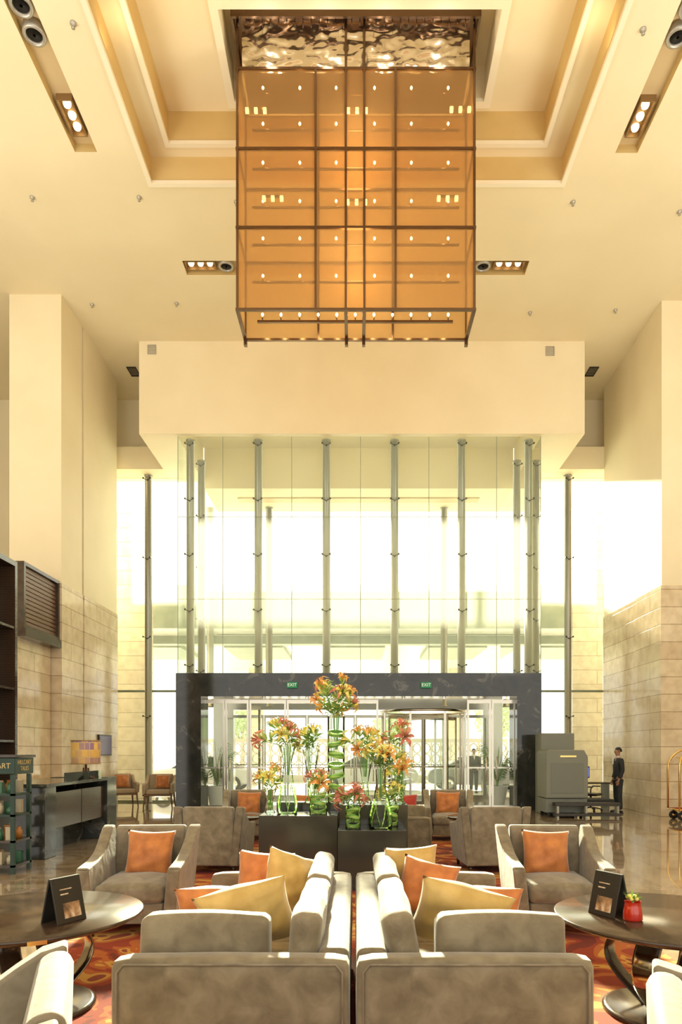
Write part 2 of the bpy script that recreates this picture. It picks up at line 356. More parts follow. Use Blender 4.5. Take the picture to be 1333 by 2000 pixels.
def column(x,y,z0,z1,r,lab,fit=True,side=-1,grp='tubular steel facade columns'):
    t=thing('steel_column',lab,'column',(x,y,z0),0,grp)
    b=MB(); b.lathe([(r*1.2,0),(r*1.2,.04),(r,.05),(r,z1-z0-.05),(r*1.2,z1-z0-.04),(r*1.2,z1-z0)],n=24); b.obj('column_shaft','steel',t)
    if fit:
        n=5
        for i in range(n):
            z=.2+(z1-z0-.4)*i/(n-1)
            b=MB(); b.cyl((0,0,z),(0,side*(r+.07),z),.016,n=8)
            for dx in (-.11,.11):
                b.tube([(0,side*(r+.03),z),(dx,side*(r+.05),z+.05)],.01,6); b.cyl((dx,side*(r+.05),z+.05),(dx,side*(r+.09),z+.05),.026,n=10)
            b.obj('bracket','darkmetal',t)
    return t
for x in cX: column(x,19.32,ZG0,ZG1,.11,'tall tubular steel column with glass brackets')
for px in (394,1010): column(PX(px,20.7),20.7,ZG0,ZG1,.11,'tall tubular steel column beside side glazing')
for px in (411,526,868,990): column(PX(px,24.1),24.1,3.2,10.23,.12,'tubular steel column of the outer glazed screen',False)
column(PX(290,21.8),21.8,0,10.45,.11,'floor to ceiling steel pole beside window',True)
column(PX(1110,21.8),21.8,0,10.45,.11,'floor to ceiling steel pole beside window',True)
# portal
PXL,PXR,IL,IR=-5.0,5.17,-4.30,4.49
b=MB(); b.box(PXL,IL,18.96,19.9,0,3.82); b.box(IR,PXR,18.96,19.9,0,3.82); b.box(IL,IR,18.96,19.9,3.17,3.82); struct(b,'trim_6','blackmarble')
b=MB(); b.box(IL,IR,24.0,24.4,3.1,3.6); b.box(PXL,IL,24.0,24.4,0,3.6);b.box(IR,PXR,24.0,24.4,0,3.6); struct(b,'trim_7','doorframe')
dn=[0]
def door(x0,x1,y,z1=3.0,handle=None,rails=(1.18,),ry=0):
    dn[0]+=1
    t=mkobj('door_%d'%dn[0],None,kind='structure',loc=(x0,y,0)); t.rotation_euler=(0,0,ry); w=x1-x0
    b=MB(); f=.055
    b.box(0,f,-.03,.03,0,z1); b.box(w-f,w,-.03,.03,0,z1); b.box(f,w-f,-.03,.03,z1-.1,z1); b.box(f,w-f,-.03,.03,0,.12)
    for r in rails: b.box(f,w-f,-.02,.02,r-.02,r+.02)
    b.obj('door_frame','doorframe',t)
    b=MB(); b.quad((f,0,.1),(w-f,0,.1),(w-f,0,z1-.08),(f,0,z1-.08)); b.obj('door_glass','doorglass',t)
    if handle:
        hx=.14 if handle<0 else w-.14
        b=MB(); b.cyl((hx,-.09,.8),(hx,-.09,1.5),.016,n=8)
        for z in (.85,1.45): b.cyl((hx,-.09,z),(hx,0,z),.01,n=6)
        b.obj('handle','chrome',t)
for a,c,h in ((393,440,1),(440,487,-1),(487,560,1),(912,960,1),(960,1008,-1)):
    door(PX(a,19.3)+.01,PX(c,19.3)-.01,19.3,3.1,h)
for a,c in ((560,650),(650,740)): door(PX(a,19.3)+.01,PX(c,19.3)-.01,19.3,3.1,1 if a==650 else None)
for a,c in ((430,515),(515,600),(600,695),(695,790),(790,870),(870,960)): door(PX(a,23.5),PX(c,23.5)-.02,23.7,2.9,1)
door(PX(487,20),PX(530,20),20.0,3.0,1,ry=1.2)
# revolving door : curved glass drum with four wings
t=mkobj('door_30',None,kind='structure',loc=(PX(828,20.5),20.55,0))
R=1.28
b=MB()
for z0_,z1_ in ((.0,.06),(2.78,2.86)):
    b.tube([(R*math.cos(q*pi/24),R*math.sin(q*pi/24),(z0_+z1_)/2) for q in range(48)],(z1_-z0_)/2,6,True)
for k in range(8):
    a=pi/8+k*pi/4; b.box(-.03,.03,-.03,.03,.06,2.78,Matrix.Translation((R*math.cos(a),R*math.sin(a),0)))
b.obj('drum_frame','doorframe',t)
b=MB()
for a0,a1 in ((-pi/8,pi/8),(7*pi/8,9*pi/8),(pi/8,3*pi/8),(9*pi/8,11*pi/8)):
    b.surf(lambda u,v:(R*math.cos(a0+(a1-a0)*u),R*math.sin(a0+(a1-a0)*u),.06+2.72*v),6,1)
b.obj('drum_glass','doorglass',t)
for k in range(4):
    a=.5+k*pi/2; T=Matrix.Rotation(a,4,'Z')
    b=MB(); b.mi=0; b.box(.02,.06,-.02,.02,.05,2.7,T); b.box(R-.1,R-.05,-.02,.02,.05,2.7,T); b.box(.06,R-.1,-.02,.02,2.6,2.7,T); b.box(.06,R-.1,-.02,.02,.05,.15,T); b.box(.06,R-.1,-.015,.015,1.16,1.2,T)
    b.mi=1; b.add([(.06,0,.15),(R-.1,0,.15),(R-.1,0,2.6),(.06,0,2.6)],[(0,1,2,3)],T)
    b.obj('door_wing',['doorframe','doorglass'],t)
def exitsign(px):
    t=thing('exit_sign','small green illuminated exit sign above glass doors','exit sign',(PX(px,18.9),18.9,PZ(1338,18.9)),group='green exit signs')
    b=MB(); b.box(-.15,.15,-.02,.02,-.085,.085); b.obj('sign_panel','exitg',t,bevel=.008)
    textmesh('lettering','EXIT',.125,'whitel',t,(0,-.024,0),(pi/2,0,0))
    b=MB(); b.box(-.1,.1,.02,.06,-.03,.03); b.obj('wall_bracket','darkmetal',t)
exitsign(571); exitsign(833)
# ---------------------------------------------------------------- outside
b=MB(); b.mi=0; b.box(-22,22,26,41,6.38,6.6); b.mi=1; b.box(-22,22,25.8,26.0,6.3,7.93); b.box(-22,22,28,28.5,6.05,6.4); 
for x in (-9,-4.5,0,4.5,9): b.box(x-1.3,x+1.3,30,34,6.2,6.38)
b.obj('entrance_canopy',['canopy','fascia'],label='large driveway canopy with tiled soffit outside entrance',cat='canopy')
def stonepillar(x0,x1,y0,y1,z1): 
    b=MB(); b.box(x0,x1,y0,y1,0,z1); b.box(x0-.06,x1+.06,y0-.06,y1+.06,0,.25)
    b.obj('stone_pillar','stone2',label='pale limestone clad pillar outside the glazing',cat='pillar',group='outdoor stone pillars')
stonepillar(-8.5,-7.42,24,25,10.2); stonepillar(7.65,8.7,24,25,10.2)
for x in (-13,13): stonepillar(x-.5,x+.5,39,40,6.38)
for px in (500,890): stonepillar(PX(px,39)-.4,PX(px,39)+.4,39,40,6.38)
b=MB(); b.box(-8,8,36,36.2,0,.4); b.box(-8,8,36,36.2,2.1,2.3)
for i in range(33): b.box(-8+i*.5-.04,-8+i*.5+.04,36,36.2,.4,2.1)
for i in range(32):
    for z in (.7,1.25,1.8): b.tube([(-7.75+i*.5+.2*math.cos(a*pi/4),36.1,z+.26*math.sin(a*pi/4)) for a in range(8)],.035,4,True)
b.obj('lattice_screen','lattice',label='white patterned lattice screen wall beyond the driveway',cat='screen wall')
def tree(x,y,h):
    t=thing('tree','leafy green tree beyond the driveway','tree',(x,y,0),group='outdoor trees')
    b=MB(); b.tube([(0,0,0),(.1,0,h*.3),(0,.1,h*.6)],[.22,.16,.1],10)
    for a in range(5): b.tube([(0.05,0,h*.4),(math.cos(a*1.26)*h*.2,math.sin(a*1.26)*h*.2,h*.68)],[.08,.03],6)
    b.obj('trunk','bark',t)
    b=MB()
    for i in range(1200):
        d=Vector((random.gauss(0,1),random.gauss(0,1),random.gauss(0,1))).normalized()*(random.random()**.4)
        p=Vector((d.x*h*.33,d.y*h*.33,h*.72+d.z*h*.28)); T=Matrix.Translation(p)@Euler((random.random()*6,random.random()*6,0)).to_matrix().to_4x4()
        q=.16; b.add([(-q,0,0),(0,-q*.5,0),(q,0,0),(0,q*.5,0)],[(0,1,2,3)],T)
    b.obj('foliage','foliage',t)
for x,y,h in ((-17,48,6),(-9,54,5.5),(3,56,5),(12,58,6.2),(20,50,6)): tree(x,y,h)
def car(x,y,paint,lab,flip=1):
    t=thing('car',lab,'car',(x,y,0),0 if flip>0 else pi,'parked cars outside')
    b=MB(); b.prism([(-2.2,.35),(-2.25,.62),(-2.1,.82),(-1.2,.95),(1.35,.98),(2.1,.92),(2.25,.7),(2.22,.35),(1.75,.28),(-1.75,.28)],-.88,.88,'y'); b.obj('car_body',paint,t,bevel=.09,seg=3)
    b=MB(); b.prism([(-1.2,.93),(-.45,1.38),(.75,1.42),(1.65,.95)],-.74,.74,'y'); b.obj('car_windows','carglass',t,bevel=.06)
    b=MB(); b.prism([(-.5,1.385),(-.3,1.44),(.6,1.46),(.85,1.40)],-.7,.7,'y'); b.box(.12,.2,-.76,.76,.95,1.42); b.obj('car_roof',paint,t,bevel=.02)
    for wx in (-1.4,1.4):
        for wy in (-.85,.85):
            b=MB(); b.mi=0; b.cyl((wx,wy-.1,.32),(wx,wy+.1,.32),.32,n=24); b.mi=1; b.cyl((wx,wy-.115,.32),(wx,wy+.115,.32),.2,n=12); b.obj('wheel',['rubber','chrome'],t)
    for yy in (-.65,.65):
        b=MB(); b.ball((-2.15,yy,.68),(.1,.18,.08)); b.obj('headlight','chrome',t)
car(PX(712,29),29,'carw','white saloon car parked outside the doors')
car(PX(890,28.5)+1.,28.5,'cars','silver saloon car parked outside the doors',-1)
car(PX(425,28.5)-.6,28.5,'carw','white saloon car beside the entrance palms')
def palm(x,y):
    t=thing('potted_palm','green areca palm in a white ribbed planter','potted plant',(x,y,0),group='entrance potted palms')
    b=MB(); pr=[]
    for i in range(9):
        z=.0+i*.07; r=.2+.012*i; pr+=[(r,z),(r+.02,z+.035)]
    pr+=[(.31,.62),(.27,.62),(.27,.55),(0,.55)]; b.lathe(pr,n=28); b.obj('planter','white',t)
    for k in range(20):
        a=random.random()*6.28; L=random.uniform(1.,1.6); lean=random.uniform(.2,.6); b=MB(); pts=[]
        for i in range(9):
            u=i/8; pts.append(Vector((math.cos(a)*lean*u*(.5+u*.6),math.sin(a)*lean*u*(.5+u*.6),.55+L*(u-.35*u*u*lean*1.6))))
        b.tube(pts,[.012*(1-.7*i/8) for i in range(9)],5)
        sd=Vector((-math.sin(a),math.cos(a),0))
        for i in range(2,9):
            for s_ in (-1,1):
                for h_ in (0,.5):
                    p=pts[i] if h_==0 or i==8 else (pts[i]+pts[i+1])/2
                    tip=p+sd*s_*.2+Vector((math.cos(a)*.12,math.sin(a)*.12,-.04)); mid=(p+tip)/2+Vector((0,0,.03)); w=Vector((math.cos(a)*.025,math.sin(a)*.025,0))
                    b.add([tuple(p),tuple(mid-w),tuple(tip),tuple(mid+w)],[(0,1,2,3)])
        b.obj('frond','leaf',t)
palm(PX(424,20.3),20.3); palm(PX(972,20.3),20.3)
# ---------------------------------------------------------------- ceiling fittings
def spotfix(x,y,rz,lab='recessed ceiling fitting with three glowing spotlights'):
    t=thing('recessed_spotlight',lab,'ceiling light',(x,y,13.10),rz,'triple ceiling spotlights')
    b=MB(); b.box(-.14,.14,-.36,.36,0.03,.06)
    for x0,x1,y0,y1 in ((-.14,-.12,-.36,.36),(.12,.14,-.36,.36),(-.12,.12,-.36,-.34),(-.12,.12,.34,.36)): b.box(x0,x1,y0,y1,-.06,.03)
    b.obj('housing','fixbronze',t)
    for k in (-1,0,1):
        b=MB(); b.lathe([(.0,-.04),(.055,-.035),(.07,-.0),(.07,.03)],(0,k*.22,0),16); b.obj('lamp','spot',t)
spotfix(-5.11,12.3,0); spotfix(5.14,12.32,0); spotfix(PX(392,16.03),16.03,pi/2); spotfix(PX(994,16.03),16.03,pi/2)
def speaker(x,y):
    b=MB(); b.mi=0; b.lathe([(.17,.14),(.18,.0),(.14,-.02),(.12,.02)],(0,0,0),24); b.mi=1; b.lathe([(.12,.02),(.08,.06),(.05,.03),(0,.02)],(0,0,0),24)
    b.obj('ceiling_speaker',['lsteel','darkmetal'],label='round recessed ceiling speaker with dark cone',cat='speaker',group='ceiling speakers',loc=(x,y,13.02))
for x,y in ((-5.11,10.85),(-5.11,10.42),(5.14,10.88),(5.14,10.45),(PX(442,16.03),16.03),(PX(944,16.03),16.03)): speaker(x,y)
for px,py in ((143,45),(63,385),(272,385),(180,594),(345,592),(1036,610),(1120,394),(1203,605),(1257,57),(1328,413),(462,394)):
    y=F*11.35/(HY-py); b=MB(); b.lathe([(.05,0),(.05,-.02),(.02,-.03),(.02,-.07),(.03,-.08),(0,-.085)],n=14)
    b.obj('ceiling_sprinkler','lsteel',label='small round metal ceiling sprinkler',cat='sprinkler',group='ceiling sprinklers',loc=(PX(px,y),y,ZC))
def grille(x,y,z,w,h,rx,matn,lab):
    t=thing('vent_grille',lab,'vent',(x,y,z)); t.rotation_euler=(rx,0,0)
    b=MB()
    for q in ((-w/2,w/2,-h/2,-h/2+.02),(-w/2,w/2,h/2-.02,h/2),(-w/2,-w/2+.02,-h/2+.02,h/2-.02),(w/2-.02,w/2,-h/2+.02,h/2-.02)): b.box(q[0],q[1],-.02,0,q[2],q[3])
    b.obj('grille_frame',matn,t)
    b=MB()
    for i in range(6): b.box(-w/2+.02,w/2-.02,-.012,-.004,-h/2+.02+i*(h-.04)/6,-h/2+.02+(i+.6)*(h-.04)/6)
    b.obj('louver',matn if matn=='lsteel' else 'darkmetal',t)
grille(PX(297,18.9),18.9,PZ(683,18.9),.24,.26,0,'lsteel','square grey wall vent grille'); grille(PX(1075,18.9),18.9,PZ(686,18.9),.24,.26,0,'lsteel','square grey wall vent grille')
grille(-6.64,20.4,ZC,.28,.5,pi/2,'black','small black ceiling vent grille'); grille(7.06,20.4,ZC,.28,.5,pi/2,'black','small black ceiling vent grille')
# ---------------------------------------------------------------- chandelier
ch=thing('chandelier','huge square amber mesh chandelier with bronze frame','chandelier',(0.0,12.0,0))
def cx(px): return PX(px,12.0)
x0,x1=cx(464),cx(927); zt,zb=13.62,9.42; D=.88
b=MB()
zr=[PZ(p,12.) for p in (135,291,445,605)]; vxs=[cx(p) for p in (464,617,676,712,773,927)]
for fy in (0,D):
    for z in zr: b.box(x0-.03,x1+.03,fy-.025,fy+.025,z-.02,z+.02)
    for i,x in enumerate(vxs): b.box(x-.02,x+.02,fy-.028,fy+.028,zb-.03,zt if i in(1,4) else 14.55)
for x in (vxs[0],vxs[2],vxs[3],vxs[5]):
    for z in (zb,zt): b.box(x-.03,x+.03,0,D,z-.03,z+.03)
    b.box(x-.03,x+.03,D-.03,D+.05,zb-.12,zb+.03)
for x in (x0,x1):
    for z in zr[1:3]: b.box(x-.02,x+.02,0,D,z-.02,z+.02)
b.obj('bronze_frame','bronze',ch)
for n_,q in (('f',((x0,.0,zb),(x1,.0,zb),(x1,.0,zt),(x0,.0,zt))),('b',((x0,D,zb),(x1,D,zb),(x1,D,zt),(x0,D,zt))),('l',((x0,0,zb),(x0,D,zb),(x0,D,zt),(x0,0,zt))),('r',((x1,0,zb),(x1,D,zb),(x1,D,zt),(x1,0,zt)))):
    b=MB(); b.quad(*q); b.obj('mesh_panel','amber',ch)
b=MB()
def rip(u,v):
    x=x0+.07+u*(x1-x0-.14); z=zt+.03+v*(14.5-zt-.03)
    return (x,.07+.05*noise.noise(Vector((x*3.4,0,z*6.5)))+.025*noise.noise(Vector((x*9,3,z*14))),z)
b.surf(rip,140,32)
b.box(x0+.06,x0+.1,.13,D-.06,zt,14.5); b.box(x1-.1,x1-.06,.13,D-.06,zt,14.5); b.box(x0+.06,x1-.06,D-.06,D-.02,zt,14.5)
b.obj('mirror_band','mirror',ch)
b=MB(); b.box(x0-.1,x1+.1,-.14,1.03,14.52,14.6); b.box(x0-.1,x1+.1,-.14,-.1,14.42,14.52); b.box(x0-.1,x0-.06,-.1,1.0,14.42,14.52); b.box(x1+.06,x1+.1,-.1,1.0,14.42,14.52)
b.obj('ceiling_plate','bronze',ch)
b=MB()
for i in range(30):
    x=x0+.02+i*(x1-x0-.04)/29; b.cyl((x,-.05,14.3+.08*random.random()),(x,-.05,14.52),.008,n=5)
b.obj('fringe_rod','bronze',ch)
def bulbmesh():
    b=MB(); b.mi=0; b.ball((0,0,.05),(.019,.019,.030),10); b.mi=1; b.cyl((0,0,-.07),(0,0,.02),.013,n=8)
    return b.mesh('bulb',['bulb','bronze'])
BM_=bulbmesh()
YB=12.44
for py in (175,245,321,396,469,542):
    z=PZ(py,YB)-.02
    b=MB(); b.cyl((x0+.2,.44,z-.07),(x1-.2,.44,z-.07),.022,n=6); bar=b.obj('lamp_bar','bronze',ch)
    for px in (514,586,657,732,804,876): mkobj('bulb',BM_,bar,loc=(PX(px,YB),.44,z))
YB=12.5; z=PZ(620,YB)
b=MB(); b.box(PX(503,YB),PX(885,YB),.48,.52,z-.1,z-.06); bar=b.obj('lamp_bar','bronze',ch)
for i in range(11): mkobj('bulb',BM_,bar,loc=(PX(513+i*36.3,YB),.5,z))
YB=12.3
for px,py in ((500,215),(698,215),(900,213),(533,387),(697,394),(875,387)):
    b=MB(); zz=PZ(py,YB); xx=PX(px,YB)
    b.mi=1; b.box(xx-.2,xx+.2,.30,.34,zz+.04,zz+.06); b.mi=0
    for k in (-1,0,1): b.box(xx+k*.16-.03,xx+k*.16+.03,.28,.34,zz-.035,zz+.035)
    b.obj('spot_cluster',['spot','bronze'],ch)
# ---------------------------------------------------------------- rug
b=MB(); b.box(-2.55,2.5,1.0,13.6,.0,.015); b.obj('area_rug','rug',label='red orange and gold swirl patterned area rug',cat='rug')
# ---------------------------------------------------------------- furniture
def sofa(name_lab,s,loc):
    t=thing('sofa',name_lab,'sofa',loc,group='back to back sofas'); L=2.3; W=1.08
    def bx(mb,xa,xb,*r): return mb.box(min(s*xa,s*xb),max(s*xa,s*xb),*r)
    b=MB(); bx(b,.02,W-.03,.16,L-.16,.10,.29); b.obj('seat_base','velvet',t,bevel=.02)
    b=MB(); bx(b,0,.15,.145,L-.145,.10,.70); b.obj('backrest','velvet',t,bevel=.04,seg=4)
    for k,(y0,y1) in enumerate(((0,.14),(L-.14,L))):
        b=softcushion(W,.14,.61,k,.010,.035,.004); b.obj('arm','velvet',t,loc=(s*W/2,(y0+y1)/2,.08))
        b=MB(); yy=y0-.002 if k==0 else y1+.002
        pts=[(s*.03,yy,.1),(s*.03,yy,.635),(s*.06,yy,.67),(s*(W-.06),yy,.67),(s*(W-.03),yy,.635),(s*(W-.03),yy,.1)]
        b.tube(pts,.005,6); b.obj('piping','velvet2',t)
    for k,(y0,y1) in enumerate(((.15,1.14),(1.16,L-.15))):
        b=softcushion(W-.22,y1-y0,.175,k+4,.02,.04); b.obj('seat_cushion','velvet',t,loc=(s*(.2+(W-.21)/2),(y0+y1)/2,.295))
    for k,(y0,y1) in enumerate(((.16,1.14),(1.16,L-.16))):
        b=softcushion(.15,y1-y0,.39,k+8,.015,.05,.012,20); b.obj('back_cushion','velvet',t,loc=(s*.25,(y0+y1)/2,.475),rot=(0,s*-.14,0))
    b=softcushion(.62,.17,.365,20,.015,.045,.008,18); b.obj('arm_cushion','velvet',t,loc=(s*.70,.25,.475),rot=(-.08,0,0))
    for xx in (.08,W-.08):
        for yy in (.08,L-.08):
            b=MB(); b.cyl((s*xx,yy,0),(s*xx,yy,.1),.022,.03,n=10); b.obj('leg','darkwood',t)
    return t
sl=sofa('taupe velvet sofa with loose cushions back to back',-1,(-.03,3.08,.015)); sr=sofa('taupe velvet sofa with loose cushions back to back',1,(.005,3.08,.015))
clone(sl,(-.03,9.7,.015),label='taupe velvet sofa behind the flower plinth'); clone(sr,(.005,9.7,.015),label='taupe velvet sofa behind the flower plinth')
def pillow_mesh(w,h,t,matn):
    b=MB()
    for sg in (-1,1):
        def fn(u,v):
            a=2*u-1;c=2*v-1
            th=((1-a*a)*(1-c*c)); th=max(th,0)**.42
            return (w/2*a*(1-.09*(1-c*c)*abs(a)),sg*t/2*th*(1+.08*math.sin(5*a+3*c)+.07*math.sin(9*c-4*a)),h/2*c*(1-.09*(1-a*a)*abs(c)))
        b.surf(fn,18,18)
    bmesh.ops.recalc_face_normals(b.bm,faces=b.bm.faces)
    return b.mesh('throw_pillow',matn)
PM={k:pillow_mesh(.46,.46,.24,k) for k in('orange','mustard','red')}
PMW={k:pillow_mesh(.52,.42,.25,k) for k in('orange','mustard')}
def pillow(k,loc,rot,lab,wide=False,sc=1.,grp='throw pillows on the sofas'):
    o=mkobj('throw_pillow',(PMW if wide else PM)[k],None,lab,'cushion',None,grp,loc=loc,rot=rot,sub=0); o.scale=(sc,)*3; return o
pillow('orange',(-.66,4.96,.72),(-.35,.1,.15),'burnt orange velvet throw pillow on sofa',sc=.9)
pillow('mustard',(-.45,4.74,.75),(-.35,.35,.7),'mustard velvet throw pillow on sofa',sc=.9)
pillow('mustard',(-.60,3.80,.735),(.50,-.24,.05),'mustard velvet throw pillow lying near arm',True)
pillow('orange',(-.84,4.10,.68),(.5,.0,.1),'burnt orange velvet throw pillow under mustard one',True,.9)
pillow('mustard',(.40,4.98,.76),(-.35,-.1,-.3),'mustard velvet throw pillow on sofa',sc=.88)
pillow('orange',(.49,4.74,.70),(-.4,.2,-.25),'burnt orange velvet throw pillow on sofa',sc=.88)
pillow('mustard',(.58,3.80,.735),(.50,.24,-.05),'mustard velvet throw pillow lying near arm',True)
pillow('orange',(.76,4.10,.68),(.5,-.0,-.1),'burnt orange velvet throw pillow under mustard one',True,.9)
pillow('red',(.82,11.55,.70),(-.35,0,0),'red velvet throw pillow on rear sofa')
pillow('orange',(-.82,11.55,.70),(-.35,0,0),'orange velvet throw pillow on rear sofa')
def armchair():
    t=thing('armchair','taupe velvet armchair with sloping arms','armchair',(0,0,0),group='velvet lounge armchairs')
    arm=[(-.46,.11),(-.485,.35),(-.48,.585),(-.455,.61),(-.35,.62),(-.15,.64),(.02,.68),(.16,.75),(.27,.825),(.36,.88),(.45,.90),(.46,.11)]
    for s in (-1,1):
        b=MB()
        n=len(arm); vs=[]
        for xo,k in ((.29,0),(.40,1)):
            for (y,z) in arm: vs.append((s*(xo+(.05 if z>.3 else -.03*k)*(z-.1)/.5),y,z))
        b.add(vs,[tuple(range(n)),tuple(range(2*n-1,n-1,-1))]+[(i,i+n,(i+1)%n+n,(i+1)%n) for i in range(n)])
        bmesh.ops.recalc_face_normals(b.bm,faces=b.bm.faces)
        b.obj('arm','velvet2',t,bevel=.035,seg=5)
    b=MB(); b.prism([(.28,.28),(.35,.86),(.39,.895),(.455,.895),(.475,.85),(.455,.11),(.32,.11)],-.34,.34,'x'); bmesh.ops.recalc_face_normals(b.bm,faces=b.bm.faces); b.obj('backrest','velvet2',t,bevel=.03,seg=4)
    b=MB(); b.box(-.29,.29,-.44,.33,.11,.29); b.obj('seat_base','velvet2',t,bevel=.015)
    b=softcushion(.60,.77,.17,3,.03,.05); b.obj('seat_cushion','velvet2',t,loc=(0,-.09,.29))
    for x in (-.33,.33):
        for y in (-.4,.38):
            b=MB(); b.cyl((x,y,0),(x,y,.11),.018,.028,n=10); b.obj('leg','darkwood',t)
    return t
ac=armchair(); ac.location=(-2.02,6.44,.015); ac.rotation_euler=(0,0,.06)
L_='taupe velvet armchair '
def chair(x,y,rz,lab): return clone(ac,(x,y,.015),rz,L_+lab)
ac['label']=L_+'holding an orange cushion'
chair(1.86,6.44,-.06,'holding an orange cushion'); 
chair(-1.93,9.5,pi-.06,'seen from behind beside small table'); chair(1.84,9.5,pi+.06,'seen from behind beside small table')
chair(-2.02,12.75,.1,'holding an orange cushion near entrance'); chair(1.74,12.75,-.1,'holding an orange cushion near entrance')
chair(-1.38,2.08,-1.2,'with its back to the sofa'); chair(1.31,1.84,1.2,'with its back to the sofa')
for x,y,r in ((-1.99,6.60,.06),(1.84,6.60,-.06),(-2.02,12.90,.1),(1.74,12.90,-.1)):
    pillow('orange',(x,y,.66),(-.28,0.03,r),'burnt orange velvet cushion in armchair',grp='orange armchair cushions')
def ctable():
    t=thing('cocktail_table','round dark wood table with curved metal legs','table',(0,0,0),group='round cocktail tables')
    b=MB(); b.lathe([(0,.555),(.6,.555),(.66,.565),(.70,.585),(.70,.598),(.69,.605),(0,.605)],n=64); b.obj('table_top','darkwood',t)
    b=MB(); b.lathe([(.42,.50),(.42,.555),(0,.555)],n=40); b.obj('apron','darkwood',t)
    for k in range(4):
        a=pi/4+k*pi/2; pts=[]
        for i in range(15):
            u=i/14; r=.30+.13*math.sin(u*pi*1.15)-.10*u; pts.append((r*math.cos(a),r*math.sin(a),.50-.47*u))
        b=MB(); b.tube(pts,.03,10,flat=(2.6,.4)); b.obj('leg','chromed' if k%2==0 else 'darkwood',t)
    b=MB(); b.lathe([(.40,0),(.40,.02),(.37,.03),(0,.03)],n=40); b.obj('base_plate','darkwood',t)
    b=MB(); b.box(-.05,.05,-.006,.002,-.012,.012,Matrix.Rotation(.5,4,'Z')@Matrix.Translation((0,-.702,.585))); b.obj('brass_tag','brass',t)
    return t
ct=ctable(); ct.location=(-2.08,4.35,.015)
clone(ct,(1.97,4.28,.015)); clone(ct,(-1.95,11.1,.015)).scale=(.6,.6,.95); clone(ct,(1.9,11.1,.015)).scale=(.6,.6,.95)
def tent(x,y,z,rz,lab):
    t=thing('menu_stand',lab,'menu stand',(x,y,z),rz,'table menu stands')
    for s,nm in ((1,'front_panel'),(-1,'rear_panel')):
        T=Matrix.Translation((0,-s*.07,0))@Matrix.Rotation(-s*.24,4,'X')
        b=MB(); b.box(-.105,.105,-.006,.006,0,.275,T); b.obj(nm,'black',t,bevel=.003)
    T=Matrix.Translation((0,-.07,0))@Matrix.Rotation(-.24,4,'X')
    b=MB(); b.box(-.05,.07,-.009,-.005,.03,.12,T); b.box(-.055,.0,-.009,-.005,.17,.178,T); b.box(-.055,.03,-.009,-.005,.20,.206,T); b.obj('menu_picture','photo',t)
tent(-1.77,4.14,.62,1.1,'black tent menu card with food picture'); tent(1.60,4.3,.62,-1.1,'black tent menu card beside red vase')
t=thing('bud_vase','small red glass vase on round table','vase',(1.69,4.16,.62))
b=MB(); b.lathe([(.052,0),(.058,.01),(.056,.05),(.050,.085),(.046,.105),(.050,.115)],n=24); b.obj('vase_body','redglass',t)
t=thing('posy','small yellow and green posy in red vase','flowers',(1.69,4.16,.725))
b=MB(); 
for i in range(7): b.ball((random.uniform(-.025,.025),random.uniform(-.025,.025),.025+random.uniform(0,.025)),.014,8)
b.obj('blossoms','lilyy',t)
b=MB(); b.tube([(0,0,-.06),(0,0,.03)],.008,6)
for i in range(10):
    a=i*.64; b.add([(0,0,0),(.03*math.cos(a+.4),.03*math.sin(a+.4),.03),(.06*math.cos(a),.06*math.sin(a),.04+.02*(i%3)),(.03*math.cos(a-.4),.03*math.sin(a-.4),.03)],[(0,1,2,3)])
b.obj('leaves','leaf',t)
# ---------------------------------------------------------------- plinth + vases
t=thing('display_plinth','stepped black lacquer plinth carrying flower vases','plinth',(0,8.3,.015))
for q in ((-1.18,-.22,.0,.75,0,.85),(-.21,.60,-.3,.32,0,.705),(-.21,.66,.33,1.0,0,.955),(-1.05,-.22,.76,1.0,0,.955)):
    b=MB(); b.box(*q); b.obj('tier','plinth',t,bevel=.006)
def petals(matn):
    b=MB(); b.mi=0
    for k in range(6):
        a=k*pi/3; r0=1. if k%2 else .92; w=.022 if k%2 else .016
        def fn(u,v):
            c=2*v-1; r=.010+.112*r0*(u**1.1); z=.08*math.sin(min(u*1.25,1.)*pi/2)-.10*max(0,u-.55)**1.2*1.9
            ww=w*(math.sin(pi*min(1,(u*.9+.09)))**.9)*c
            return (r*math.cos(a)-ww*math.sin(a),r*math.sin(a)+ww*math.cos(a),z+.014*c*c*(1-u))
        b.surf(fn,9,4)
    b.mi=1
    for k in range(6):
        a=k*pi/3+.5; b.tube([(0,0,.0),(.022*math.cos(a),.022*math.sin(a),.10)],.0017,4); b.ball((.022*math.cos(a),.022*math.sin(a),.10),(.004,.004,.009),6)
    return b.mesh('bloom',[matn,'anther'])
BL={k:petals(k) for k in('lilyp','lilyo','lilyy')}
b=MB(); b.lathe([(0,0),(.010,.015),(.014,.05),(.009,.085),(0,.1)],n=8); BUD=b.mesh('bud','bud')
CN={'lilyp':'pink','lilyo':'orange','lilyy':'yellow'}
